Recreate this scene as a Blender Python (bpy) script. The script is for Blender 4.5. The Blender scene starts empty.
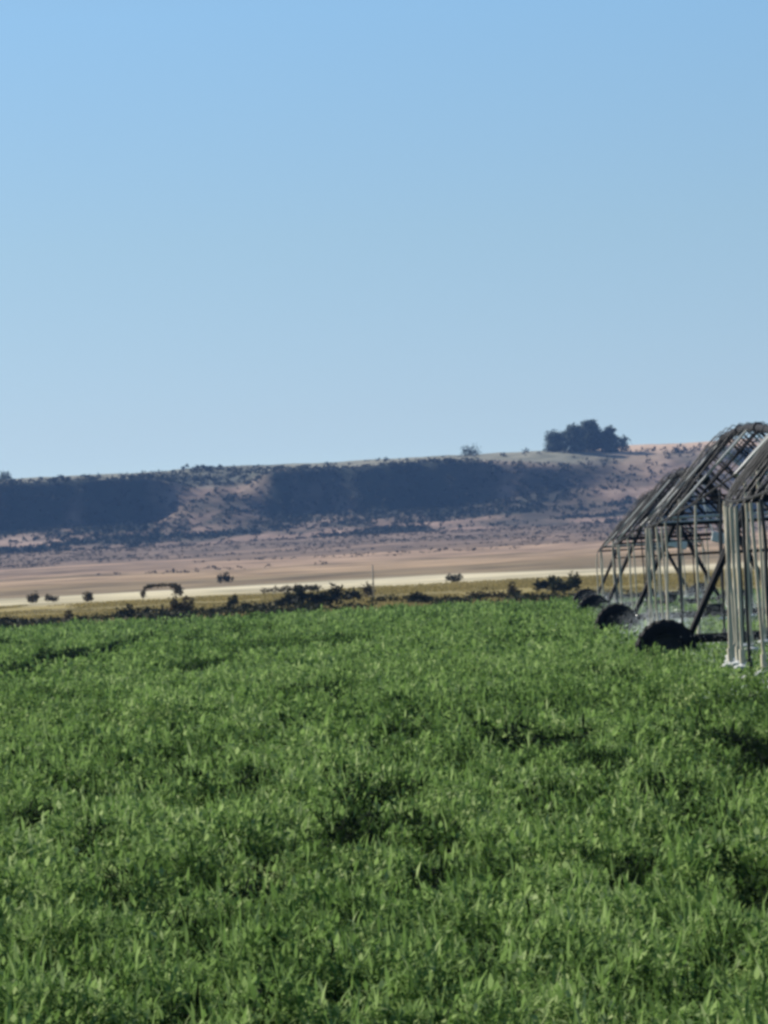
import bpy, math, random
import numpy as np
from mathutils import Vector, Matrix

random.seed(7)
RNG = np.random.default_rng(11)
R = math.radians
scn = bpy.context.scene
COL = scn.collection

# ------------------------------------------------------------------ camera frame
EYE = Vector((0.0, 0.0, 2.55))
F_PX = 5760.0
ROLL = R(-3.0)
PITCH = 58.0 / F_PX
CAM_ROT = Matrix.Rotation(math.pi / 2 + PITCH, 3, 'X') @ Matrix.Rotation(ROLL, 3, 'Z')


def ray(px, py):
    return (CAM_ROT @ Vector(((px - 384) / F_PX, -(py - 512) / F_PX, -1.0))).normalized()


def at(px, py, Y):
    d = ray(px, py)
    return EYE + d * (Y / d.y)


# ------------------------------------------------------------------ value noise
def _hash(ix, iy, seed):
    h = (ix.astype(np.int64) * 374761393 + iy.astype(np.int64) * 668265263 + seed * 982451653) & 0xFFFFFFFF
    h = ((h ^ (h >> 13)) * 1274126177) & 0xFFFFFFFF
    h = ((h ^ (h >> 16)) * 2246822519) & 0xFFFFFFFF
    return ((h ^ (h >> 15)) & 0xFFFF) / 65535.0


def noise(x, y, seed=0):
    x = np.asarray(x, float); y = np.asarray(y, float)
    ix = np.floor(x); iy = np.floor(y)
    fx = x - ix; fy = y - iy
    fx = fx * fx * (3 - 2 * fx); fy = fy * fy * (3 - 2 * fy)
    a = _hash(ix, iy, seed); b = _hash(ix + 1, iy, seed)
    c = _hash(ix, iy + 1, seed); d = _hash(ix + 1, iy + 1, seed)
    return (a * (1 - fx) + b * fx) * (1 - fy) + (c * (1 - fx) + d * fx) * fy


def fbm(x, y, seed=0, oct=4):
    s = 0; a = 0.5; t = 0
    for i in range(oct):
        s = s + a * noise(x * 2 ** i, y * 2 ** i, seed + i * 17); t += a; a *= 0.5
    return s / t


def sstep(a, b, x):
    t = np.clip((np.asarray(x, float) - a) / (b - a), 0, 1)
    return t * t * (3 - 2 * t)


# ------------------------------------------------------------------ terrain
PY = [-400, 370, 600, 900, 1500, 2200, 2600, 2700, 5000]
PZ = [0, 0, 0.7, 1.2, 4.6, 12.0, 18.5, 18.6, 18.6]


def plain_z(x, y):
    y = np.asarray(y, float); x = np.asarray(x, float)
    z = np.interp(y, PY, PZ)
    w = sstep(360, 900, y)
    return z + w * (fbm(x / 90, y / 160, 5, 3) - 0.5) * 1.6


def hill_fields(x, y):
    x = np.asarray(x, float); y = np.asarray(y, float)
    gully = (fbm(x / 70 + 4.37, y / 260, 25, 3) - 0.5) * 30 + (fbm(x / 18, y / 60, 22, 3) - 0.5) * 8
    gentle = np.clip(sstep(-118, -88, x + gully * .4) * (1 - sstep(-72, -50, x + gully * .4)) + sstep(30, 125, x + gully * .9), 0, 1)
    ye = y + gully
    st = np.interp(ye, [2480, 2600, 2720, 2800, 2823, 2905, 3000, 3300, 4200],
                       [14, 17.5, 24, 31, 53.5, 57.5, 60.0, 61, 55])
    ge = np.interp(ye, [2480, 2600, 2720, 2760, 2850, 2905, 3000, 3300, 4200],
                       [14, 17.5, 24, 29, 51.5, 58.5, 60.5, 61.5, 55])
    z = st * (1 - gentle) + ge * gentle
    z = z + (fbm(x / 30, y / 30, 33, 3) - .5) * 2.2 * sstep(2560, 2700, y)
    z = z + (fbm(x / 7, y / 7, 34, 2) - .5) * 0.9 * sstep(2620, 2760, y) * (1 - .6 * sstep(2860, 2900, y))
    z = z - 12 * (1 - sstep(2480, 2560, y))
    scarp = sstep(2700, 2812, ye + (fbm(x / 14, y / 30, 36, 4) - .5) * 130) * (1 - sstep(2826, 2842, ye))
    return z, gentle, scarp, ye


def ground_z(x, y):
    a = float(plain_z(x, y))
    if y > 2490:
        a = max(a, float(hill_fields(x, y)[0]))
    return a


# ------------------------------------------------------------------ mesh helpers
def np_mesh(name, verts, quads, mat, attrs=None, smooth=False):
    me = bpy.data.meshes.new(name)
    nv, nf = len(verts), len(quads)
    me.vertices.add(nv)
    me.vertices.foreach_set('co', np.ascontiguousarray(verts, np.float32).ravel())
    me.loops.add(nf * 4)
    me.loops.foreach_set('vertex_index', np.ascontiguousarray(quads, np.int32).ravel())
    me.polygons.add(nf)
    me.polygons.foreach_set('loop_start', np.arange(0, nf * 4, 4, dtype=np.int32))
    me.polygons.foreach_set('loop_total', np.full(nf, 4, np.int32))
    if smooth:
        me.polygons.foreach_set('use_smooth', np.ones(nf, bool))
    me.update(calc_edges=True)
    for k, v in (attrs or {}).items():
        a = me.attributes.new(k, 'FLOAT', 'POINT')
        a.data.foreach_set('value', np.ascontiguousarray(v, np.float32))
    me.materials.append(mat)
    o = bpy.data.objects.new(name, me)
    COL.objects.link(o)
    return o


def grid_mesh(name, xs, ys, zf, mat, attrs=None):
    X, Y = np.meshgrid(xs, ys)
    Z = zf(X, Y)
    v = np.stack([X, Y, Z], -1).reshape(-1, 3)
    nx, ny = len(xs), len(ys)
    i = np.arange(nx * ny).reshape(ny, nx)
    q = np.stack([i[:-1, :-1], i[:-1, 1:], i[1:, 1:], i[1:, :-1]], -1).reshape(-1, 4)
    at_ = {k: f(X, Y).ravel() for k, f in (attrs or {}).items()}
    return np_mesh(name, v, q, mat, at_, smooth=True)


class MB:
    """collects solid shapes and links them as one mesh"""
    def __init__(s):
        s.v = []; s.f = []; s.m = []

    def ring(s, c, u, w, r, n):
        b = len(s.v)
        for k in range(n):
            a = 2 * math.pi * k / n
            s.v.append(c + u * (r * math.cos(a)) + w * (r * math.sin(a)))
        return b

    def tube(s, pts, r, n=6, mi=0):
        pts = [Vector(p) for p in pts]
        rs = r if isinstance(r, (list, tuple)) else [r] * len(pts)
        prev = None
        for i, p in enumerate(pts):
            d = (pts[min(i + 1, len(pts) - 1)] - pts[max(i - 1, 0)]).normalized()
            u = d.orthogonal().normalized() if prev is None else (prev - d * prev.dot(d)).normalized()
            prev = u
            w = d.cross(u)
            b = s.ring(p, u, w, rs[i], n)
            if i:
                for k in range(n):
                    s.f.append((b - n + k, b - n + (k + 1) % n, b + (k + 1) % n, b + k)); s.m.append(mi)
            if i == 0:
                s.f.append(tuple(reversed(range(b, b + n)))); s.m.append(mi)
            if i == len(pts) - 1:
                s.f.append(tuple(range(b, b + n))); s.m.append(mi)

    def box(s, c, e, rot=None, mi=0):
        """c centre, e half extents, bevelled long edges by a small chamfer ring"""
        c = Vector(c); M = rot or Matrix.Identity(3)
        ch = min(e) * 0.18
        b = len(s.v)
        outline = [(-1, -1), (1, -1), (1, 1), (-1, 1)]
        def lay(z, inset):
            for (sx, sy) in outline:
                s.v.append(c + M @ Vector((sx * (e[0] - inset), sy * (e[1] - inset), z)))
        lay(-e[2], ch); lay(-e[2] + ch, 0); lay(e[2] - ch, 0); lay(e[2], ch)
        for l in range(3):
            for k in range(4):
                a0 = b + l * 4 + k; a1 = b + l * 4 + (k + 1) % 4
                s.f.append((a0, a1, a1 + 4, a0 + 4)); s.m.append(mi)
        s.f.append((b + 3, b + 2, b + 1, b)); s.m.append(mi)
        s.f.append((b + 12, b + 13, b + 14, b + 15)); s.m.append(mi)

    def lathe(s, c, axis, prof, n=24, mi=0):
        """prof: list of (radius, offset along axis), closed loop"""
        c = Vector(c); ax = Vector(axis).normalized()
        u = ax.orthogonal().normalized(); w = ax.cross(u)
        bs = [s.ring(c + ax * h, u, w, r, n) for r, h in prof]
        for i in range(len(prof)):
            a = bs[i]; b = bs[(i + 1) % len(prof)]
            for k in range(n):
                s.f.append((a + k, a + (k + 1) % n, b + (k + 1) % n, b + k)); s.m.append(mi)

    def build(s, name, mats, parent=None, smooth=False, origin=None):
        me = bpy.data.meshes.new(name)
        o0 = Vector(origin) if origin is not None else Vector((0, 0, 0))
        me.from_pydata([tuple(v - o0) for v in s.v], [], s.f)
        for m in (mats if isinstance(mats, (list, tuple)) else [mats]):
            me.materials.append(m)
        me.polygons.foreach_set('material_index', s.m)
        if smooth:
            me.polygons.foreach_set('use_smooth', [True] * len(s.f))
        me.update()
        o = bpy.data.objects.new(name, me)
        COL.objects.link(o)
        o.location = o0
        if parent is not None:
            o.parent = parent
        return o


def tag(o, label=None, cat=None, group=None, kind=None):
    if label: o['label'] = label
    if cat: o['category'] = cat
    if group: o['group'] = group
    if kind: o['kind'] = kind
    return o


def empty(name, loc):
    o = bpy.data.objects.new(name, None)
    COL.objects.link(o); o.location = loc
    o.empty_display_size = .3
    return o


# ------------------------------------------------------------------ materials
def new_mat(name):
    m = bpy.data.materials.new(name); m.use_nodes = True
    nt = m.node_tree
    return m, nt, nt.nodes['Principled BSDF']


def nd(nt, t, **k):
    n = nt.nodes.new(t)
    for a, b in k.items():
        setattr(n, a, b)
    return n


def ramp(nt, stops, interp='LINEAR'):
    r = nt.nodes.new('ShaderNodeValToRGB')
    r.color_ramp.interpolation = interp
    e = r.color_ramp.elements
    e[0].position, e[0].color = stops[0][0], (*stops[0][1], 1)
    e[1].position, e[1].color = stops[-1][0], (*stops[-1][1], 1)
    for p, c in stops[1:-1]:
        x = e.new(p); x.color = (*c, 1)
    return r


def simple(name, c, rough=.6, metal=0.0, var=.25, scale=8.0, spec=.3):
    m, nt, b = new_mat(name)
    tc = nd(nt, 'ShaderNodeTexCoord'); nz = nd(nt, 'ShaderNodeTexNoise')
    nz.inputs['Scale'].default_value = scale; nz.inputs['Detail'].default_value = 5
    nt.links.new(tc.outputs['Object'], nz.inputs['Vector'])
    r = ramp(nt, [(.3, tuple(x * (1 - var) for x in c)), (.7, tuple(min(1, x * (1 + var)) for x in c))])
    nt.links.new(nz.outputs['Fac'], r.inputs['Fac'])
    nt.links.new(r.outputs['Color'], b.inputs['Base Color'])
    b.inputs['Roughness'].default_value = rough
    b.inputs['Metallic'].default_value = metal
    b.inputs['Specular IOR Level'].default_value = spec
    return m


def leaf_mat(name, stops, rough=.55, trans=.35, nscale=.6, spec=.25):
    """leaf colour varies leaf by leaf (attribute 'tone') and in broad patches"""
    m, nt, b = new_mat(name)
    at_ = nd(nt, 'ShaderNodeAttribute', attribute_name='tone')
    tc = nd(nt, 'ShaderNodeTexCoord'); nz = nd(nt, 'ShaderNodeTexNoise')
    nz.inputs['Scale'].default_value = nscale; nz.inputs['Detail'].default_value = 3
    nt.links.new(tc.outputs['Object'], nz.inputs['Vector'])
    mx = nd(nt, 'ShaderNodeMath', operation='MULTIPLY_ADD')
    nt.links.new(nz.outputs['Fac'], mx.inputs[0]); mx.inputs[1].default_value = .6
    ad = nd(nt, 'ShaderNodeMath', operation='MULTIPLY_ADD')
    nt.links.new(at_.outputs['Fac'], ad.inputs[0]); ad.inputs[1].default_value = .7; ad.inputs[2].default_value = -.15
    nt.links.new(ad.outputs[0], mx.inputs[2])
    r = ramp(nt, stops)
    nt.links.new(mx.outputs[0], r.inputs['Fac'])
    nt.links.new(r.outputs['Color'], b.inputs['Base Color'])
    b.inputs['Roughness'].default_value = rough
    b.inputs['Specular IOR Level'].default_value = spec
    tr = nd(nt, 'ShaderNodeBsdfTranslucent'); ms = nd(nt, 'ShaderNodeMixShader')
    nt.links.new(r.outputs['Color'], tr.inputs['Color'])
    ms.inputs[0].default_value = trans
    nt.links.new(b.outputs[0], ms.inputs[1]); nt.links.new(tr.outputs[0], ms.inputs[2])
    nt.links.new(ms.outputs[0], nt.nodes['Material Output'].inputs['Surface'])
    return m


M = {}
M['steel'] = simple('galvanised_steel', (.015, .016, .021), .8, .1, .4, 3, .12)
M['sunlit_steel'] = simple('sunlit_galvanised_steel', (.55, .56, .53), .5, .1, .2, 3, .3)  # bright copy of the brace steel: sunlit streaks put into the colour
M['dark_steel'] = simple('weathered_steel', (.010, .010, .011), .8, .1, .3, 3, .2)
M['hose'] = simple('drop_hose_plastic', (.64, .56, .42), .5, 0, .25, 2, .3)
M['hose_dark'] = simple('dark_hose_plastic', (.035, .034, .034), .5, 0, .25, 2, .3)
M['head'] = simple('pale_sprinkler_plastic', (.72, .72, .66), .4, 0, .1, 20)
M['box'] = simple('control_box_paint', (.88, .88, .84), .45, 0, .1, 6)
M['tyre'] = simple('tyre_rubber', (.005, .005, .005), .8, 0, .3, 9, .2)
M['rim'] = simple('rim_steel', (.03, .03, .029), .8, .1, .3, 9)
M['wood'] = simple('grey_wood', (.36, .32, .25), .85, 0, .3, 10)
M['bark'] = simple('bark', (.11, .085, .065), .9, 0, .35, 2)
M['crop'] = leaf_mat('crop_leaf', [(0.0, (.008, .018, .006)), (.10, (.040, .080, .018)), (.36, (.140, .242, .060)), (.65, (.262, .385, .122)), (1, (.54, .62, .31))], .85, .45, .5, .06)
M['bush'] = leaf_mat('bush_leaf', [(0, (.014, .018, .008)), (.6, (.034, .040, .018)), (1, (.07, .065, .03))], .7, .12, .8, .1)
M['brown_bush'] = leaf_mat('brown_bush_leaf', [(0, (.05, .04, .02)), (.6, (.13, .105, .055)), (1, (.21, .17, .095))], .8, .15, .8, .1)
M['olive_bush'] = leaf_mat('olive_bush_leaf', [(0, (.025, .03, .01)), (.6, (.06, .062, .022)), (1, (.10, .095, .04))], .8, .15, .8, .1)
M['tree'] = leaf_mat('eucalypt_leaf', [(0, (.05, .072, .06)), (.6, (.11, .14, .118)), (1, (.17, .195, .16))], .7, .35, .1, .1)
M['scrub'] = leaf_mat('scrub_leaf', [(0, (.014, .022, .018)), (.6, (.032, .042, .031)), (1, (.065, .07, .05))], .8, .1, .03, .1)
M['plain_scrub'] = leaf_mat('low_karoo_scrub', [(0, (.03, .03, .022)), (.6, (.075, .066, .045)), (1, (.13, .11, .075))], .8, .1, .03, .1)
M['dry'] = leaf_mat('dry_grass_blade', [(0, (.16, .135, .042)), (.6, (.34, .275, .105)), (1, (.52, .43, .20))], .8, .3, .08, .1)


def ground_material():
    m, nt, b = new_mat('dry_plain_soil_and_stubble')
    tc = nd(nt, 'ShaderNodeTexCoord')
    mp = nd(nt, 'ShaderNodeMapping'); mp.inputs['Scale'].default_value = (.006, .004, .01)
    nt.links.new(tc.outputs['Object'], mp.inputs['Vector'])
    nz = nd(nt, 'ShaderNodeTexNoise'); nz.inputs['Scale'].default_value = 1; nz.inputs['Detail'].default_value = 6
    nz.inputs['Roughness'].default_value = .6
    nt.links.new(mp.outputs[0], nz.inputs['Vector'])
    sp = nd(nt, 'ShaderNodeSeparateXYZ'); nt.links.new(tc.outputs['Object'], sp.inputs[0])
    # distance wobbled by noise: the land-cover bands run across the plain
    ma = nd(nt, 'ShaderNodeMath', operation='MULTIPLY_ADD')
    mul = nd(nt, 'ShaderNodeMath', operation='MULTIPLY')
    s1 = nd(nt, 'ShaderNodeMath', operation='SUBTRACT'); nt.links.new(nz.outputs['Fac'], s1.inputs[0]); s1.inputs[1].default_value = .5
    nt.links.new(sp.outputs['Y'], mul.inputs[0]); mul.inputs[1].default_value = .62
    nt.links.new(s1.outputs[0], ma.inputs[0]); nt.links.new(mul.outputs[0], ma.inputs[1]); nt.links.new(sp.outputs['Y'], ma.inputs[2])
    mr = nd(nt, 'ShaderNodeMapRange'); mr.inputs['From Min'].default_value = 0; mr.inputs['From Max'].default_value = 3000
    nt.links.new(ma.outputs[0], mr.inputs['Value'])
    S = lambda y, c: (y / 3000, c)
    r = ramp(nt, [S(300, (.13, .125, .042)), S(450, (.25, .205, .07)), S(570, (.30, .24, .10)), S(610, (.58, .51, .33)), S(790, (.64, .57, .40)),
                  S(850, (.25, .195, .12)), S(1150, (.24, .17, .095)), S(1300, (.43, .30, .185)), S(1480, (.40, .28, .18)), S(1530, (.21, .15, .08)),
                  S(1620, (.36, .25, .165)), S(1780, (.38, .26, .175)), S(1900, (.19, .135, .095)), S(2150, (.23, .16, .115)), S(2300, (.15, .11, .08)), S(2600, (.21, .15, .11))])
    nt.links.new(mr.outputs[0], r.inputs['Fac'])
    n2 = nd(nt, 'ShaderNodeTexNoise'); n2.inputs['Scale'].default_value = .05; n2.inputs['Detail'].default_value = 8
    mp2 = nd(nt, 'ShaderNodeMapping'); mp2.inputs['Scale'].default_value = (1, .35, 1)
    nt.links.new(tc.outputs['Object'], mp2.inputs['Vector']); nt.links.new(mp2.outputs[0], n2.inputs['Vector'])
    r2 = ramp(nt, [(.32, (.50, .49, .47)), (.5, (.95, .94, .92)), (.68, (1.3, 1.28, 1.25))])
    nt.links.new(n2.outputs['Fac'], r2.inputs['Fac'])
    mx = nd(nt, 'ShaderNodeMix', data_type='RGBA', blend_type='MULTIPLY'); mx.inputs['Factor'].default_value = 1
    nt.links.new(r.outputs['Color'], mx.inputs[6]); nt.links.new(r2.outputs['Color'], mx.inputs[7])
    nt.links.new(mx.outputs[2], b.inputs['Base Color'])
    b.inputs['Roughness'].default_value = .95; b.inputs['Specular IOR Level'].default_value = .1
    return m


def hill_material():
    m, nt, b = new_mat('hillside_soil_and_scrub')
    tc = nd(nt, 'ShaderNodeTexCoord')
    cov = nd(nt, 'ShaderNodeAttribute', attribute_name='cover')
    rim = nd(nt, 'ShaderNodeAttribute', attribute_name='rim')
    n1 = nd(nt, 'ShaderNodeTexNoise'); n1.inputs['Scale'].default_value = .035; n1.inputs['Detail'].default_value = 8
    n1.inputs['Roughness'].default_value = .62
    mp = nd(nt, 'ShaderNodeMapping'); mp.inputs['Scale'].default_value = (.6, .25, 1.6)
    nt.links.new(tc.outputs['Object'], mp.inputs['Vector']); nt.links.new(mp.outputs[0], n1.inputs['Vector'])
    soil = ramp(nt, [(.36, (.07, .058, .044)), (.46, (.16, .118, .085)), (.54, (.28, .19, .14)), (.66, (.48, .345, .26))])
    nt.links.new(n1.outputs['Fac'], soil.inputs['Fac'])
    n2 = nd(nt, 'ShaderNodeTexNoise'); n2.inputs['Scale'].default_value = .09; n2.inputs['Detail'].default_value = 6
    nt.links.new(tc.outputs['Object'], n2.inputs['Vector'])
    rimc = ramp(nt, [(.35, (.19, .19, .14)), (.65, (.33, .31, .23))])
    nt.links.new(n2.outputs['Fac'], rimc.inputs['Fac'])
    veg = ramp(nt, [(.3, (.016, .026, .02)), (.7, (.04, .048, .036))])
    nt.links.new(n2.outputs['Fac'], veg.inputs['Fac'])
    a = nd(nt, 'ShaderNodeMix', data_type='RGBA')
    nt.links.new(rim.outputs['Fac'], a.inputs['Factor'])
    nt.links.new(soil.outputs['Color'], a.inputs[6]); nt.links.new(rimc.outputs['Color'], a.inputs[7])
    cr = nd(nt, 'ShaderNodeAttribute', attribute_name='crest')
    a0 = a; a = nd(nt, 'ShaderNodeMix', data_type='RGBA'); nt.links.new(cr.outputs['Fac'], a.inputs['Factor'])
    nt.links.new(a0.outputs[2], a.inputs[6]); a.inputs[7].default_value = (.60, .43, .31, 1)
    c = nd(nt, 'ShaderNodeMix', data_type='RGBA')
    nt.links.new(cov.outputs['Fac'], c.inputs['Factor'])
    nt.links.new(a.outputs[2], c.inputs[6]); nt.links.new(veg.outputs['Color'], c.inputs[7])
    nt.links.new(c.outputs[2], b.inputs['Base Color'])
    b.inputs['Roughness'].default_value = .95; b.inputs['Specular IOR Level'].default_value = .1
    return m


M['ground'] = ground_material()
M['hill'] = hill_material()
M['field'] = simple('crop_field_soil', (.022, .026, .013), .95, 0, .4, .6, .1)

# ------------------------------------------------------------------ setting: ground, crop field, hill
xs = np.unique(np.concatenate([np.linspace(-1600, 1600, 65), np.linspace(-260, 260, 105)]))
ys = np.unique(np.concatenate([np.linspace(-200, 360, 9), np.linspace(360, 1000, 129), np.linspace(1000, 2700, 120), np.linspace(2700, 4200, 16)]))
tag(grid_mesh('ground', xs, ys, plain_z, M['ground']), kind='structure')


def cover_f(x, y):
    z, g, s, ye = hill_fields(x, y)
    patch = fbm(x / 45, y / 60, 41, 4)
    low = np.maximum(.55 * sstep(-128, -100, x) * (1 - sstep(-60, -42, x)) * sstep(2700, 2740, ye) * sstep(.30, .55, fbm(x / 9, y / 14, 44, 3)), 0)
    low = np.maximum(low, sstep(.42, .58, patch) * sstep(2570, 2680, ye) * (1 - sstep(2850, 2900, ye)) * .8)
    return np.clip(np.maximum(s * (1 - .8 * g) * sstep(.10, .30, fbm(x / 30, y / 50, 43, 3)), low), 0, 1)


def rim_f(x, y):
    z, g, s, ye = hill_fields(x, y)
    return sstep(2826, 2850, ye) * (1 - .75 * sstep(90, 130, x))


def crest_f(x, y):
    z, g, s, ye = hill_fields(x, y)
    return sstep(95, 125, x) * (sstep(2862, 2878, ye) * (1 - .5 * sstep(.5, .6, fbm(x / 25, y / 30, 47, 3))) + .35 * sstep(.5, .62, fbm(x / 22, y / 40, 48, 3)) * sstep(2780, 2800, ye))


hx = np.unique(np.concatenate([np.linspace(-1500, 1500, 101), np.arange(-340, 340.1, 2.5)]))
hy = np.unique(np.concatenate([np.arange(2470, 2700, 6.0), np.arange(2700, 2960, 2.5), np.linspace(2960, 4150, 40)]))
tag(grid_mesh('hill', hx, hy, lambda x, y: hill_fields(x, y)[0], M['hill'], {'cover': cover_f, 'rim': rim_f, 'crest': crest_f}), kind='structure')


def field_edge(x):
    return 316 - .3 * np.asarray(x, float) + (noise(np.asarray(x, float) / 5, 0.3, 61) - .5) * 16


fx = np.linspace(-150, 150, 151)
fv = []; fq = []
for i, x in enumerate(fx):
    e = float(field_edge(np.clip(x, -60, 60)))
    for yy in (-60, 10, 60, 150, e):
        fv.append((x, yy, .012))
for i in range(len(fx) - 1):
    for k in range(4):
        a = i * 5 + k
        fq.append((a, a + 5, a + 6, a + 1))
tag(np_mesh('crop_field', np.array(fv), np.array(fq), M['field']), kind='structure')


# ------------------------------------------------------------------ blades (crop, dry grass)
def blades(pos, az, L, W, lean, bend, lev):
    """pos (n,3); returns verts (n*2*lev,3), quads"""
    n = len(pos)
    ts = np.linspace(0, 1, lev)
    wid = np.interp(ts, [0, .35, .7, 1], [.35, 1, .85, .15])
    d = np.stack([np.cos(az), np.sin(az)], -1)
    sd = np.stack([-np.sin(az), np.cos(az)], -1)
    V = np.zeros((n, lev, 2, 3), np.float32)
    h = np.zeros(n); z = np.zeros(n)
    for i, t in enumerate(ts):
        if i:
            a = lean + bend * (t - .5 / (lev - 1))
            dl = L * (ts[i] - ts[i - 1])
            h = h + np.sin(a) * dl; z = z + np.cos(a) * dl
        c = pos[:, :2] + d * h[:, None]
        for k, s in enumerate((-1, 1)):
            V[:, i, k, :2] = c + sd * (s * .5 * W * wid[i])[:, None]
            V[:, i, k, 2] = pos[:, 2] + z
    idx = np.arange(n)[:, None] * (2 * lev) + (np.arange(lev - 1) * 2)[None, :]
    q = np.stack([idx, idx + 1, idx + 3, idx + 2], -1).reshape(-1, 4)
    return V.reshape(-1, 3), q


AX_YAW = math.atan(106 / F_PX)
AXD = Vector((math.sin(AX_YAW), math.cos(AX_YAW), 0)); AXR = Vector((math.cos(AX_YAW), -math.sin(AX_YAW), 0))

# patches where the crop grows thin and low, with shade put into leaf tone: (x, y, half width, half depth, strength)
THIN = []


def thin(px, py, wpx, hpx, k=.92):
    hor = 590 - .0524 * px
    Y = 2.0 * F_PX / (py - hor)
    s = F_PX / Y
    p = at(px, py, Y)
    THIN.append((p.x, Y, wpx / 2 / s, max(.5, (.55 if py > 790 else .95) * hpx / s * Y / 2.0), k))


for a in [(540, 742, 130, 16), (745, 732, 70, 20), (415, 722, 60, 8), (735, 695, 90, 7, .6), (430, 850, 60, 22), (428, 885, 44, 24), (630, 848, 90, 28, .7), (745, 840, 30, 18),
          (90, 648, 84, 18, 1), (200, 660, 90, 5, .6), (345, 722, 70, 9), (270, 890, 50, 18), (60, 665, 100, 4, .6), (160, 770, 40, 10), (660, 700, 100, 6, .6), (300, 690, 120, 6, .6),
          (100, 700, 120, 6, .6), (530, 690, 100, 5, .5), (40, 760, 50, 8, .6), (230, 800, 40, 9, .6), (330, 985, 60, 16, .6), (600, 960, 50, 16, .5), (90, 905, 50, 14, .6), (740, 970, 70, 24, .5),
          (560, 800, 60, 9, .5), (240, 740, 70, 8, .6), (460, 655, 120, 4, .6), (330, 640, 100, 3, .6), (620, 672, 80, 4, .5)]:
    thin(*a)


def gap_shade(x, y):
    """1 where the leaf tone is darkened to stand for shaded gaps between plants"""
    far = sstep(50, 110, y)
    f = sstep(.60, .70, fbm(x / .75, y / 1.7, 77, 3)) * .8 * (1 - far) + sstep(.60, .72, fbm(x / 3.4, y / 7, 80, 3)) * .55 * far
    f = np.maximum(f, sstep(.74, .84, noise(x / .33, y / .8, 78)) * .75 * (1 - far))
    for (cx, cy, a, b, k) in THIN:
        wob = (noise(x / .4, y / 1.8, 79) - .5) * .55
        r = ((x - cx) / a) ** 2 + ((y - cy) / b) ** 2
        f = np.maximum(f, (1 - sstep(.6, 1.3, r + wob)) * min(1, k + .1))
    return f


def crop_height(x, y):
    h = .47 + .34 * (fbm(x / .32, y / .55, 74, 2) - .5) + .36 * (fbm(x / .9, y / 1.8, 71, 2) - .5) + .44 * (fbm(x / 3.6, y / 8, 72, 2) - .5)
    for (cx, cy, a, b, k) in THIN:
        wob = (noise(x / .5, y / 2.2, 73) - .5) * .9
        r = ((x - cx) / a) ** 2 + ((y - cy) / b) ** 2
        h = h * (1 - .4 * k * (1 - sstep(.5, 1.25, r + wob)))
    return np.clip(h, .03, .85)


def crop_zone(y0, y1, dens, nb, wid, lev, lmul, margin):
    ymean_w = .0685
    xw1 = ymean_w * y1 + margin
    area = 2 * xw1 * (y1 - y0)
    n = int(area * dens)
    x = RNG.uniform(-xw1, xw1, n); y = RNG.uniform(y0, y1, n)
    ok = (np.abs(x) < ymean_w * y + margin) & (y < field_edge(x))
    x = x[ok]; y = y[ok]
    cl = max(1.0, lmul * .8)
    D = .55 * fbm(x / (.30 * cl), y / (.42 * cl), 75, 2) + .45 * noise(x / (.11 * cl), y / (.16 * cl), 76)
    hgt = crop_height(x, y) * (.60 + .65 * sstep(.36, .64, D))
    keep = RNG.random(len(x)) < np.clip((hgt - .08) / .26, .02, 1) * (.03 + .97 * sstep(.42, .56, D))
    x = x[keep]; y = y[keep]; hgt = hgt[keep]
    if y0 > 200: hgt = hgt * .85
    n = len(x)
    tone_p = RNG.random(n)
    X = np.repeat(x, nb) + RNG.normal(0, .05 * lmul, n * nb)
    Y = np.repeat(y, nb) + RNG.normal(0, .05 * lmul, n * nb)
    H = np.repeat(hgt, nb)
    az = RNG.uniform(0, 2 * math.pi, n * nb)
    # leaves leave the stem at different heights
    z0 = H * (1 - .8 * RNG.random(n * nb) ** 1.5) - .03 * (lmul - 1)
    up = RNG.random(n * nb) < .09
    L = np.where(up, RNG.uniform(.07, .17, n * nb), RNG.uniform(.038, .085, n * nb)) * (1 + .33 * (lmul - 1))
    lean = np.where(up, RNG.uniform(0, .4, n * nb), RNG.uniform(.3, 1.7, n * nb))
    bend = np.where(up, RNG.uniform(0, .8, n * nb), RNG.uniform(-.6, 1.8, n * nb))
    W = wid * RNG.uniform(.6, 1.35, n * nb) * np.where(up, .7, 1.15)
    v, q = blades(np.stack([X, Y, z0], -1), az, L, W, lean, bend, lev)
    tone = np.clip(np.repeat(tone_p, nb) * .35 + RNG.random(n * nb) * .75 - .05, 0, 1)
    tone = tone * np.repeat(1 - .16 * sstep(80, 180, y), nb)      # leaf tone lowered with distance down the field
    tone = tone * (1 - .9 * np.repeat(gap_shade(x, y), nb)) - .35 * np.repeat(gap_shade(x, y), nb)  # shade of gaps in the stand painted into the leaf colour
    return v, q, np.repeat(tone, 2 * lev)


zones = [crop_zone(18, 34, 270, 24, .024, 3, 1.0, 1.6),
         crop_zone(34, 60, 180, 18, .032, 3, 1.2, 2.0),
         crop_zone(60, 120, 66, 14, .050, 3, 1.6, 3.0),
         crop_zone(120, 220, 19, 12, .095, 3, 2.6, 4.0),
         crop_zone(220, 372, 7.5, 11, .13, 3, 4.0, 5.0)]
off = 0; VV = []; QQ = []; TT = []
for v, q, t in zones:
    VV.append(v); QQ.append(q + off); TT.append(t); off += len(v)
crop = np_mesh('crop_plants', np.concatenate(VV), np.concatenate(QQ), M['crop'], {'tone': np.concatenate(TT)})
tag(crop, 'dense green leafy crop filling the whole foreground field', 'crop', kind='stuff')
print('crop faces', len(crop.data.polygons))

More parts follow.
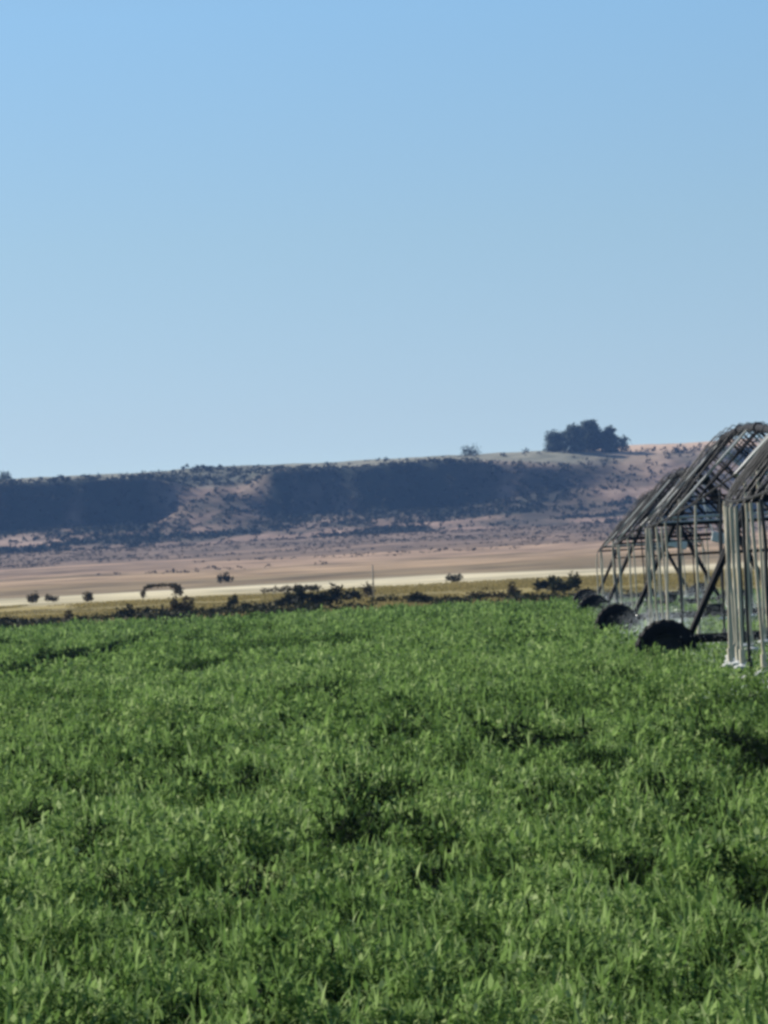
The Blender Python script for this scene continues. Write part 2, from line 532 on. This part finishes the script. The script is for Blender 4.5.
# dry grass on the verge and plain beyond the crop
n = 60000
x = RNG.uniform(-50, 50, n); y = 300 + 300 * RNG.random(n) ** 1.3
pn = fbm(x / 9, y / 30, 81, 3)
ok = (y > field_edge(x) - 1.5) & (np.abs(x) < .07 * y + 6) & (pn > .40)
x = x[ok]; y = y[ok]; pn = pn[ok]
z = plain_z(x, y)
nb = 5
X = np.repeat(x, nb) + RNG.normal(0, .2, len(x) * nb); Y = np.repeat(y, nb) + RNG.normal(0, .2, len(x) * nb)
m_ = len(X)
v, q = blades(np.stack([X, Y, np.repeat(z, nb) - .02], -1), RNG.uniform(0, 6.28, m_), RNG.uniform(.06, .22, m_) * np.repeat(.5 + pn, nb), RNG.uniform(.05, .12, m_),
              RNG.uniform(0, .5, m_), RNG.uniform(0, .9, m_), 3)
dry = np_mesh('dry_grass', v, q, M['dry'], {'tone': np.repeat(RNG.random(m_), 6)})
tag(dry, 'tan dry grass on the verge between the crop and the pale strip', 'grass', kind='stuff')


# ------------------------------------------------------------------ leaf clumps (bushes, trees, scrub)
def leaf_cloud(blobs, n, size, rng):
    """blobs: (cx,cy,cz, rx,ry,rz); n leaves spread through the volume near the surface of each lobe"""
    bl = np.array(blobs, float)
    vol = bl[:, 3] * bl[:, 4] * bl[:, 5]
    pick = rng.choice(len(bl), n, p=vol ** .7 / (vol ** .7).sum())
    d = rng.normal(size=(n, 3)); d /= np.linalg.norm(d, axis=1)[:, None]
    r = rng.random(n) ** .62 * (1 + .18 * rng.normal(size=n))
    c = bl[pick, :3] + d * bl[pick, 3:] * r[:, None]
    u = rng.normal(size=(n, 3)); u /= np.linalg.norm(u, axis=1)[:, None]
    w = np.cross(u, rng.normal(size=(n, 3))); w /= np.linalg.norm(w, axis=1)[:, None]
    s = size * rng.uniform(.5, 1.4, n)[:, None]
    V = np.stack([c - u * s, c + w * s * .55, c + u * s, c - w * s * .55], 1).reshape(-1, 3)
    Q = np.arange(n * 4).reshape(n, 4)
    return V, Q, np.repeat(rng.random(n), 4)


def bush(name, px0, px1, ytop, ybase, mat, label, cat='bush', group='bushes along the field edge', n=420, Y=None, lumps=None, seed=0, dense=1.0):
    rng = np.random.default_rng(1000 + seed + int(px0 * 7))
    pxc = (px0 + px1) / 2
    if Y is None:
        d = ray(pxc, ybase); lo, hi = 250., 2400.
        for _ in range(60):
            mid = (lo + hi) / 2
            p = EYE + d * (mid / d.y)
            if p.z > float(plain_z(p.x, p.y)): lo = mid
            else: hi = mid
        Y = lo
    s = F_PX / Y
    base = at(pxc, ybase, Y); base.z = ground_z(base.x, base.y)
    w = (px1 - px0) / s * 1.25; h = (ybase - ytop) / s * 1.15
    k = lumps or max(2, int(round(w / max(h, .3) * 1.4)) + 1)
    blobs = []
    for i in range(k):
        t = (i + .5) / k
        hh = h * rng.uniform(.6, 1.0)
        r = max(w / k * .75, hh * .35)
        blobs.append(((t - .5) * (w - r * .8) + rng.normal(0, .05 * w / k), rng.normal(0, .2 * w / k), hh * .48, r, r * .9, hh * .5))
    # one lobe always reaches the top
    i = rng.integers(k); b = list(blobs[i]); b[2] = h * .5; b[5] = h * .5; blobs[i] = tuple(b)
    V, Q, T = leaf_cloud(blobs, int(n * dense), max(.07, min(w, h) * .13), rng)
    V[:, 2] = np.maximum(V[:, 2], -.02)
    o = np_mesh(name, V, Q, mat, {'tone': T})
    o.location = base
    tag(o, label, cat, group)
    return o


B, BR, OL = M['bush'], M['brown_bush'], M['olive_bush']
for i, a in enumerate([
    (-6, 22, 616, 625, B, 'low dark bush at the far left end of the field edge'),
    (20, 43, 617, 624, B, 'flat dark bush beside the leftmost bush on the field edge'),
    (64, 72, 610, 624, BR, 'thin upright brown bush standing alone on the left field edge'),
    (80, 118, 613, 621, OL, 'long low olive bush on the left field edge beyond the thin upright one'),
    (118, 134, 606, 619, B, 'small round dark bush at the left end of the long dark thicket'),
    (133, 176, 606, 616, B, 'long dark bush in front of the arching brown shrub'),
    (172, 191, 599, 617, BR, 'tall brown bush at the right end of the long dark bush below the arch'),
    (212, 246, 604, 613, B, 'low dark bush left of the densest bush row, with an upright bush behind it'),
    (228, 238, 596, 608, OL, 'small upright olive bush poking above the low dark row'),
    (243, 284, 600, 610, B, 'long dark bush joining the left side of the tallest dark bushes'),
    (279, 305, 593, 607, B, 'dark rounded bush left of the biggest bush on the field edge'),
    (298, 341, 587, 607, B, 'biggest dark bush on the field edge with greyish top'),
    (264, 294, 586, 593, BR, 'faint brown bush lying behind the dark row at the pale strip'),
    (296, 318, 584, 592, BR, 'brown bush behind the biggest dark bush, touching the pale strip'),
    (343, 361, 589, 601, B, 'compact black-green bush just right of the biggest bush'),
    (364, 373, 583, 598, BR, 'narrow brown bush beside the slender wooden post'),
    (411, 432, 593, 604, B, 'small dark bush with a long olive tail to its right'),
    (428, 470, 595, 602, OL, 'thin low olive bush trailing right from the small dark bush'),
    (468, 503, 590, 600, BR, 'low brown bush in tan grass near the middle of the field edge'),
    (509, 521, 584, 599, BR, 'upright dark brown bush left of the round bush by the machine'),
    (536, 562, 577, 591, B, 'dark rounded bush standing left of the irrigation machine'),
    (553, 578, 576, 592, OL, 'olive bush directly right of the dark bush near the irrigation machine'),
    (186, 214, 606, 614, OL, 'low olive bush between the tall brown bush and the low dark bush'),
    (374, 412, 595, 603, OL, 'thin olive bush between the slender post and the small dark bush'),
    (40, 66, 616, 623, OL, 'thin olive bush left of the thin upright brown bush'),
    (447, 461, 574, 583, B, 'lone small dark bush on the far edge of the pale strip'),
    (84, 92, 592, 602, BR, 'tiny round brown bush alone in front of the pale strip on the left'),
    (46, 58, 594, 602, BR, 'low brown bush left of the tiny round one before the pale strip'),
    (28, 38, 593, 603, BR, 'faint brown bush nearest the left edge before the pale strip'),
    (218, 232, 574, 583, OL, 'small faint olive bush behind the pale strip'),
]):
    bush('bush', *a, seed=i, n=520 if a[1] - a[0] > 20 else 300)

# ragged low scrub along the field edge
n = 2600
x = RNG.uniform(-42, 26, n); y = field_edge(x) + 6 + RNG.random(n) ** 1.4 * 75
ok = (fbm(x / 3.4, y / 26, 95, 3) > .56) & (x < 16)
x = x[ok]; y = y[ok]; z = plain_z(x, y); n = len(x); nb = 22
hh = RNG.uniform(.18, .55, n)
c = np.repeat(np.stack([x, y, z + hh * .5], -1), nb, 0) + RNG.normal(size=(n * nb, 3)) * np.repeat(hh, nb)[:, None] * np.array([.8, .8, .32])
c[:, 2] = np.maximum(c[:, 2], 0)
u = RNG.normal(size=(n * nb, 3)); u /= np.linalg.norm(u, axis=1)[:, None]
w_ = np.cross(u, RNG.normal(size=(n * nb, 3))); w_ /= np.linalg.norm(w_, axis=1)[:, None]
s_ = np.repeat(hh, nb)[:, None] * RNG.uniform(.15, .42, (n * nb, 1))
V = np.stack([c - u * s_, c + w_ * s_ * .5, c + u * s_, c - w_ * s_ * .5], 1).reshape(-1, 3)
vs_ = np_mesh('verge_scrub', V, np.arange(len(V)).reshape(-1, 4), M['bush'], {'tone': np.repeat(RNG.random(n * nb), 4)})
tag(vs_, 'ragged dark ground scrub along the edge of the crop', 'scrub', kind='stuff')

# arching shrub: a hooped bough on two clumps, with the pale strip showing through
d = ray(162, 597)
lo, hi = 250., 2000.
for _ in range(60):
    mid = (lo + hi) / 2; p = EYE + d * (mid / d.y)
    if p.z > float(plain_z(p.x, p.y)): lo = mid
    else: hi = mid
Ya = lo; sa = F_PX / Ya
base = at(162, 597, Ya); base.z = ground_z(base.x, base.y)
w = 40 / sa; h = 13 / sa
arch = empty('arching_shrub', base)
tag(arch, 'brown shrub arching like a hoop over the pale strip', 'shrub')
mb = MB()
pts = [Vector((w * (-.5 + t / 12), .1 * math.sin(t), h * (.92 * min(1, 1.75 * math.sin(math.pi * (.06 + .88 * t / 12)) ** .8)) - .02)) for t in range(13)]
pts[0].z = -.05; pts[-1].z = -.05
mb.tube(pts, .06, 6)
bo = mb.build('bough', M['bark'], arch, smooth=True)
rng = np.random.default_rng(5)
bl = [(p.x, p.y, max(p.z, .1), .26, .35, .16) for p in pts[1:-1]] + [(w * .41, 0, h * .42, .65, .6, h * .42), (w * .3, 0, h * .8, .5, .5, h * .2), (-w * .46, 0, h * .35, .36, .4, h * .35), (-w * .3, 0, h * .8, .4, .4, h * .16)]
V, Q, T = leaf_cloud(bl, 900, .16, rng); V[:, 2] = np.maximum(V[:, 2], -.02)
fo = np_mesh('foliage', V, Q, BR, {'tone': T}); fo.parent = arch

# slender post by the field edge
d = ray(374, 601); Yp = 430.0
pb = at(374, 601, Yp); pb.z = ground_z(pb.x, pb.y)
mb = MB()
mb.tube([(0, 0, -.2), (.01, 0, 1.4), (.03, 0, 2.75)], [.07, .06, .05], 8)
mb.tube([(.03, 0, 2.75), (.03, 0, 2.80)], [.055, .02], 8)
po = mb.build('fence_post', M['wood'], smooth=True); po.location = pb
tag(po, 'slender pale wooden post beside the narrow brown bush on the field edge', 'post')


# ------------------------------------------------------------------ trees on the ridge
def tree(px, ybase, ytop, wpx, Y, label, seed, cat='tree', nl=4200):
    rng = np.random.default_rng(seed)
    s = F_PX / Y
    b = at(px, ybase, Y)
    gz = ground_z(b.x, b.y)
    top = at(px, ytop, Y).z
    h = max(2.0, top - gz); w = wpx / s
    root = empty('ridge_tree', (b.x, b.y, gz))
    tag(root, label, cat, 'trees on the ridge')
    mb = MB()
    r0 = .03 * h
    mb.tube([(0, 0, -.5), (.1, 0, h * .25), (-.1, .1, h * .5), (.1, 0, h * .8)], [r0, r0 * .8, r0 * .55, r0 * .2], 8)
    blobs = []
    nlb = 13
    for i in range(nlb):
        a = rng.uniform(0, 6.28); t = rng.uniform(.16, .86)
        rr = w * .5 * (.62 if t > .7 else .75) * rng.uniform(.4, 1)
        c = Vector((math.cos(a) * rr * .9, math.sin(a) * rr * .9, h * t))
        sz = w * rng.uniform(.2, .32)
        blobs.append((c.x, c.y, c.z, sz, sz, sz * .8))
        mb.tube([(0, 0, h * t * .55), (c.x * .5, c.y * .5, h * t * .85), tuple(c)], [r0 * .4, r0 * .28, r0 * .12], 5)
    blobs.append((0, 0, h * .32, w * .52, w * .52, h * .36))
    blobs.append((w * .1, 0, h * .13, w * .45, w * .4, h * .16))
    blobs.append((0.05 * w, 0, h * .82, w * .30, w * .30, h * .17))
    mb.build('trunk', M['bark'], root, smooth=True)
    V, Q, T = leaf_cloud(blobs, nl, max(.45, .035 * h + .3), rng)
    V[:, 2] = np.maximum(V[:, 2], -.2)
    cr = np_mesh('crown', V, Q, M['tree'], {'tone': T}); cr.parent = root
    return root


tree(556, 452, 432, 24, 2888, 'low rounded tree at the left end of the ridge clump', 1)
tree(575, 452, 424, 24, 2884, 'tall tree left of centre in the ridge clump', 2)
tree(590, 451, 420, 28, 2894, 'tallest and broadest tree in the ridge clump', 3)
tree(609, 449, 426, 18, 2888, 'narrow tree at the right side of the ridge clump', 4)
tree(622, 446, 436, 18, 2890, 'smallest tree at the right end of the ridge clump', 5, nl=700)
tree(4, 482, 472, 16, 2890, 'small lone tree on the ridge at the left edge', 6, nl=500)
tree(470, 456, 448, 26, 2910, 'low spreading tree standing alone midway along the ridge', 7, nl=600)

# scrub over the scarp and lower slopes
n = 26000
x = RNG.uniform(-300, 300, n); y = RNG.uniform(2600, 2900, n)
cv = cover_f(x, y)
ok = RNG.random(n) < cv * .9 + .03
x = x[ok]; y = y[ok]
z = hill_fields(x, y)[0]
z = np.maximum(z, plain_z(x, y))
nb = 9; n = len(x)
rad = RNG.uniform(.5, 1.5, n)
c = np.repeat(np.stack([x, y, z + rad * .5], -1), nb, 0) + RNG.normal(size=(n * nb, 3)) * np.repeat(rad, nb)[:, None] * np.array([.6, .6, .4])
u = RNG.normal(size=(n * nb, 3)); u /= np.linalg.norm(u, axis=1)[:, None]
w_ = np.cross(u, RNG.normal(size=(n * nb, 3))); w_ /= np.linalg.norm(w_, axis=1)[:, None]
s_ = np.repeat(rad, nb)[:, None] * .6
V = np.stack([c - u * s_, c + w_ * s_ * .6, c + u * s_, c - w_ * s_ * .6], 1).reshape(-1, 3)
sc = np_mesh('hillside_scrub', V, np.arange(len(V)).reshape(-1, 4), M['scrub'], {'tone': np.repeat(RNG.random(n * nb), 4)})
tag(sc, 'dark scrub covering the shaded scarp and patches of the hillside', 'scrub', kind='stuff')

n = 15000
x = RNG.uniform(-260, 260, n); y = 2700 - 1850 * RNG.random(n) ** 2.2
ok = (np.abs(x) < .078 * y + 20) & (fbm(x / 50, y / 90, 91, 4) + .30 * (y - 2000) / 700 > .56)
x = x[ok]; y = y[ok]; z = plain_z(x, y); n = len(x); nb = 7
rad = RNG.uniform(.25, .75, n)
c = np.repeat(np.stack([x, y, z + rad * .35], -1), nb, 0) + RNG.normal(size=(n * nb, 3)) * np.repeat(rad, nb)[:, None] * np.array([.7, .7, .3])
u = RNG.normal(size=(n * nb, 3)); u /= np.linalg.norm(u, axis=1)[:, None]
w_ = np.cross(u, RNG.normal(size=(n * nb, 3))); w_ /= np.linalg.norm(w_, axis=1)[:, None]
s_ = np.repeat(rad, nb)[:, None] * .6
V = np.stack([c - u * s_, c + w_ * s_ * .6, c + u * s_, c - w_ * s_ * .6], 1).reshape(-1, 3)
ps = np_mesh('plain_scrub', V, np.arange(len(V)).reshape(-1, 4), M['plain_scrub'], {'tone': np.repeat(RNG.random(n * nb), 4)})
tag(ps, 'low grey brown scrub in patches on the dry slope below the hill', 'scrub', kind='stuff')

# ------------------------------------------------------------------ the irrigation machine
LAT = 6.12           # pipe line, metres right of the camera along AXR
PIPE_H = 4.95
HALF = 2.62          # half wheel base
TOWERS = [61.0, 120.0, 168.0, 216.0, 264.0]
LATS = [6.12, 6.12, 6.14, 6.32, 6.80]   # the line bends a little to the right


def mp(lat, along, z):
    return AXR * lat + AXD * along + Vector((0, 0, z))


ORI = mp(LAT, TOWERS[1], 0)
pivot = empty('irrigation_machine', ORI)
tag(pivot, 'long wheeled overhead irrigation machine with trussed spans and hanging hoses in the crop', 'irrigation machine')


def child_empty(name, loc, parent):
    o = empty(name, Vector(loc) - ORI)
    o.parent = parent
    return o


def loc_mb():
    return MB()


def link_rel(mb, name, mats, parent, origin, smooth=False):
    """mesh in world coordinates around origin; parent sits at the same origin's parent frame"""
    o = mb.build(name, mats, None, smooth, origin)
    return o


def tower(along, idx):
    o0 = mp(LATS[idx], along, 0)
    fr = MB()
    P = lambda a, b, z: AXR * a + AXD * b + Vector((0, 0, z))
    hub = .57
    # base beam between the wheels, drive motor, gearboxes
    bm_ = MB()
    bm_.tube([P(-HALF + .1, 0, .80), P(HALF - .1, 0, .80)], .085, 8)
    bm_.box(P(.25, 0, .92), (.26, .16, .15), None)
    bm_.tube([P(-HALF, 0, .72), P(HALF, 0, .72)], .03, 6)
    for s in (-1, 1):
        bm_.box(P(s * HALF, .10, .72), (.17, .14, .2))
    # head frame under the pipe
    fr.tube([P(0, -1.3, PIPE_H - .2), P(0, 1.3, PIPE_H - .2)], .06, 8)
    fr.tube([P(-.35, 0, PIPE_H - .35), P(.35, 0, PIPE_H - .35)], .05, 8)
    # horizontal braces
    for z in (2.55,):
        k = 1 - (z - .8) / (PIPE_H - .3 - .8)
        br_ = MB(); br_.tube([P(-HALF * k * .9, 0, z), P(HALF * k * .9, 0, z)], .035, 6)
    tw = MB()
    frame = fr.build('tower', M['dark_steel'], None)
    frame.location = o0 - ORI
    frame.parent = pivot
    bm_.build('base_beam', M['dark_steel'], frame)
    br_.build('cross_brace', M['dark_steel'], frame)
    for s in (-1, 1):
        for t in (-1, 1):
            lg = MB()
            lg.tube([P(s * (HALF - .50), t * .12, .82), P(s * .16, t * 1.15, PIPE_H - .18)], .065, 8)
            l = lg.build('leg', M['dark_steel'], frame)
    for s in (-1, 1):
        wl = MB()
        c = Vector((0, 0, 0)); ax = AXD
        wl.lathe(c, ax, [(.36, -.17), (.50, -.20), (.60, -.17), (.635, -.10), (.645, 0), (.635, .10), (.60, .17), (.50, .20), (.36, .17)], 32, 0)
        for k in range(20):          # chevron lugs
            a = 2 * math.pi * k / 20
            for sg in (-1, 1):
                d0 = AXR * math.cos(a) + Vector((0, 0, math.sin(a)))
                d1 = AXR * math.cos(a + .13) + Vector((0, 0, math.sin(a + .13)))
                wl.tube([d0 * .645 + AXD * (sg * .01), d1 * .625 + AXD * (sg * .17)], .024, 5, 0)
        wl.lathe(c, ax, [(.10, -.02), (.30, -.03), (.36, -.13), (.375, -.13), (.375, .13), (.36, .13), (.30, .03), (.10, .02)], 28, 1)
        wl.lathe(c, ax, [(.001, -.07), (.10, -.07), (.12, -.03), (.12, .05), (.001, .05)], 14, 1)
        w = wl.build('wheel', [M['tyre'], M['rim']], frame, smooth=False)
        w.location = P(s * HALF, -.22, hub)
    cb = MB()
    rot = Matrix.Rotation(-AX_YAW, 3, 'Z') @ Matrix.Rotation(R(14), 3, 'Y')
    cb.box((0, 0, 0), (.36, .14, .15), rot)
    cb.tube([Vector((-.3, 0, .1)), Vector((-.5, .05, .9)), Vector((-.55, .1, 1.4))], .02, 5)
    c = cb.build('control_box', M['box'], frame)
    c.location = P(.62, -.1, 2.95)
    return frame


def span(i):
    a0, a1 = TOWERS[i], TOWERS[i + 1]
    L = a1 - a0
    cam = (.6, .55, .25, .1)[i]
    TW, TH = 2.15, 2.2
    pipe_z = lambda u: PIPE_H + cam * 4 * u * (1 - u)
    g = lambda u: max(0.0, 4 * u * (1 - u)) ** .62
    l0, l1 = LATS[i], LATS[i + 1]
    LAT = l0
    Pw = lambda u, off, z: mp(l0 + (l1 - l0) * u + off, a0 + L * u, z) - mp(l0, a0, 0)
    pipe = MB()
    N = 24
    pipe.tube([Pw(k / N, 0, pipe_z(k / N)) for k in range(N + 1)], .095, 10)
    for k in range(1, 5):            # flange joints
        u = k / 5
        pipe.tube([Pw(u - .12 / L, 0, pipe_z(u)), Pw(u + .12 / L, 0, pipe_z(u))], .135, 10)
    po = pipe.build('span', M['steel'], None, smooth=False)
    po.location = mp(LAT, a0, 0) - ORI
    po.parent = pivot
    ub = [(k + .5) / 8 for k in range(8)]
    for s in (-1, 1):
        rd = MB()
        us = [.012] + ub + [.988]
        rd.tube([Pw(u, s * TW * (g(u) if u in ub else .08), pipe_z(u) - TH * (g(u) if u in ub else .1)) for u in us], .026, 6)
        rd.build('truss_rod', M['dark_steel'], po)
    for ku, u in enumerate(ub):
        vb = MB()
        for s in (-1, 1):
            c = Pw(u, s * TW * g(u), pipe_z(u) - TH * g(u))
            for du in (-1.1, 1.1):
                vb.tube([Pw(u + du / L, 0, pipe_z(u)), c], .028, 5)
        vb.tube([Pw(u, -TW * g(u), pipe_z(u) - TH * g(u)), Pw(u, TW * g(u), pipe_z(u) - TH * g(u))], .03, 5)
        vb.build('truss_brace', M['sunlit_steel'] if (i, ku) in ((1, 0), (1, 2), (1, 5), (2, 1), (2, 4), (3, 2)) else M['steel'], po)  # chosen braces get the bright steel as painted sunlight
    nh = (46, 26, 16, 12)[i]
    rr = random.Random(i * 31 + 3)
    for k in range(nh):
        u = (k + .5) / nh
        s = -1 if k % 2 == 0 else 1
        off = s * TW * g(u)
        cz = pipe_z(u) - TH * g(u)
        end = .92 + rr.uniform(-.08, .08)
        sw = rr.uniform(-.08, .08); kn = rr.uniform(-.035, .035)
        hb = MB()
        mi = 1 if rr.random() < .30 else 0
        # gooseneck off the pipe, along the brace, then a free drop
        hb.tube([Pw(u, 0, pipe_z(u) + .08), Pw(u, off * .08, pipe_z(u) + .13), Pw(u, off * .2, pipe_z(u) - .12), Pw(u, off * .96, cz + .12), Pw(u, off * 1.02, cz - .1)], .013, 5, 1)
        hb.tube([Pw(u, off * 1.02, cz - .08), Pw(u, off * 1.02 + sw * .3 + kn, cz * .7 + end * .3), Pw(u, off * 1.02 + sw * .7 - kn * .5, cz * .3 + end * .7), Pw(u, off * 1.02 + sw, end)], .028, 5, mi)
        e = Pw(u, off * 1.02 + sw, end)
        hb.tube([e, e - Vector((0, 0, .22))], [.05, .05], 6, mi)                     # weight
        hb.lathe(e - Vector((0, 0, .27)), (0, 0, 1), [(.02, .06), (.06, .03), (.15, 0), (.15, -.03), (.03, -.05)], 10, 2)   # spray head and plate
        hb.build('drop_hose', [M['hose'], M['hose_dark'], M['head']], po)
        HEADS.append((mp(LAT, a0, 0) + e - Vector((0, 0, .27)), i))


HEADS = []
for i, a in enumerate(TOWERS):
    tower(a, i)
for i in range(len(TOWERS) - 1):
    span(i)

# spray thrown by the running sprinklers: drops on falling paths round each head
rngs = np.random.default_rng(77)
cs = []
for (p, i) in HEADS:
    n = 100 if i == 0 else 1900
    a = rngs.uniform(0, 6.28, n); t = rngs.random(n) ** .7
    rmax = 1.1
    r_ = t * rmax
    z = p.z + .12 * t - .55 * t * t + rngs.normal(0, .05 + .1 * t, n) + rngs.random(n) ** 2 * .6
    cs.append(np.stack([p.x + np.cos(a) * r_, p.y + np.sin(a) * r_, np.maximum(z, .5)], -1))
c = np.concatenate(cs); n = len(c)
u = rngs.normal(size=(n, 3)); u /= np.linalg.norm(u, axis=1)[:, None]
w_ = np.cross(u, rngs.normal(size=(n, 3))); w_ /= np.linalg.norm(w_, axis=1)[:, None]
s_ = rngs.uniform(.003, .0065, n)[:, None]
V = np.stack([c - u * s_ * 1.6, c + w_ * s_, c + u * s_ * 1.6, c - w_ * s_], 1).reshape(-1, 3)
m, nt, b = new_mat('water_drops')
b.inputs['Base Color'].default_value = (.80, .85, .88, 1); b.inputs['Roughness'].default_value = .2
tr = nd(nt, 'ShaderNodeBsdfTranslucent'); tr.inputs['Color'].default_value = (.80, .86, .9, 1)
ms = nd(nt, 'ShaderNodeMixShader'); ms.inputs[0].default_value = .5
nt.links.new(b.outputs[0], ms.inputs[1]); nt.links.new(tr.outputs[0], ms.inputs[2])
nt.links.new(ms.outputs[0], nt.nodes['Material Output'].inputs['Surface'])
sp = np_mesh('water_spray', V, np.arange(n * 4).reshape(n, 4), m)
tag(sp, 'pale water spray drifting low under the irrigation hoses', 'water spray', kind='stuff')

# ------------------------------------------------------------------ haze
mb = MB()
x0, x1, y0, y1, z0, z1 = -1650, 1650, -250, 4260, -4, 95
vs = [Vector(v) for v in [(x0, y0, z0), (x1, y0, z0), (x1, y1, z0), (x0, y1, z0), (x0, y0, z1), (x1, y0, z1), (x1, y1, z1), (x0, y1, z1)]]
mb.v = vs
mb.f = [(3, 2, 1, 0), (4, 5, 6, 7), (0, 1, 5, 4), (1, 2, 6, 5), (2, 3, 7, 6), (3, 0, 4, 7)]; mb.m = [0] * 6
hm = bpy.data.materials.new('haze'); hm.use_nodes = True
nt = hm.node_tree; nt.nodes.remove(nt.nodes['Principled BSDF'])
pv = nt.nodes.new('ShaderNodeVolumePrincipled')
pv.inputs['Color'].default_value = (.25, .47, .95, 1)
pv.inputs['Density'].default_value = 0.64e-4
pv.inputs['Anisotropy'].default_value = 0.1
nt.links.new(pv.outputs[0], nt.nodes['Material Output'].inputs['Volume'])
hz = mb.build('haze', hm)
tag(hz, 'thin blue air haze over the plain and hill', 'haze', kind='stuff')

# ------------------------------------------------------------------ light, sky
SUN_AZ, SUN_EL = R(-52), R(30)      # azimuth from the view axis (+Y), negative = left
sd = Vector((math.sin(SUN_AZ) * math.cos(SUN_EL), math.cos(SUN_AZ) * math.cos(SUN_EL), math.sin(SUN_EL)))
ld = bpy.data.lights.new('sun', 'SUN'); ld.energy = 4.0; ld.angle = R(.5); ld.color = (1, .94, .85)
lo_ = bpy.data.objects.new('sun', ld); COL.objects.link(lo_)
lo_.rotation_euler = (-sd).to_track_quat('-Z', 'Y').to_euler()
lo_.location = (-60, 40, 60)

w = bpy.data.worlds.new('World'); scn.world = w; w.use_nodes = True
nt = w.node_tree
bg = nt.nodes['Background']
sky = nt.nodes.new('ShaderNodeTexSky'); sky.sky_type = 'NISHITA'; sky.sun_disc = False
sky.sun_elevation = SUN_EL; sky.sun_rotation = SUN_AZ
sky.altitude = 900; sky.air_density = 1.0; sky.dust_density = .9; sky.ozone_density = .9
tc = nt.nodes.new('ShaderNodeTexCoord')
mpn = nt.nodes.new('ShaderNodeMapping')
mpn.inputs['Scale'].default_value = (1, 1, 3.6); mpn.inputs['Location'].default_value = (0, 0, .085)
nm = nt.nodes.new('ShaderNodeVectorMath'); nm.operation = 'NORMALIZE'
nt.links.new(tc.outputs['Generated'], mpn.inputs['Vector'])
nt.links.new(mpn.outputs[0], nm.inputs[0]); nt.links.new(nm.outputs[0], sky.inputs['Vector'])
sx = nt.nodes.new('ShaderNodeSeparateXYZ'); nt.links.new(tc.outputs['Generated'], sx.inputs[0])
tint = ramp(nt, [(0.0, (.87, .81, .68)), (.026, (.85, .79, .675)), (.058, (.885, .925, .785)), (.098, (.90, 1.09, 1.02)), (.25, (.9, 1.0, .98))])
nt.links.new(sx.outputs['Z'], tint.inputs['Fac'])
mt = nt.nodes.new('ShaderNodeMix'); mt.data_type = 'RGBA'; mt.blend_type = 'MULTIPLY'; mt.inputs['Factor'].default_value = 1
nt.links.new(sky.outputs[0], mt.inputs[6]); nt.links.new(tint.outputs['Color'], mt.inputs[7])
nt.links.new(mt.outputs[2], bg.inputs['Color'])
bg.inputs['Strength'].default_value = .10

# ------------------------------------------------------------------ camera
cd = bpy.data.cameras.new('camera')
cd.sensor_fit = 'VERTICAL'; cd.sensor_height = 24.0; cd.lens = 24.0 * F_PX / 1024
cd.clip_start = .1; cd.clip_end = 12000
co = bpy.data.objects.new('camera', cd); COL.objects.link(co)
co.location = EYE; co.rotation_euler = CAM_ROT.to_euler()
scn.camera = co

scn.view_settings.view_transform = 'Standard'
scn.view_settings.look = 'None'
scn.view_settings.exposure = .75
scn.view_settings.gamma = 1
scn.view_settings.use_curve_mapping = False
scn.render.engine = 'CYCLES'
scn.cycles.max_bounces = 6
scn.cycles.volume_bounces = 0
scn.cycles.use_denoising = True
scn.cycles.pixel_filter_type = 'BLACKMAN_HARRIS'
scn.cycles.filter_width = 3.2
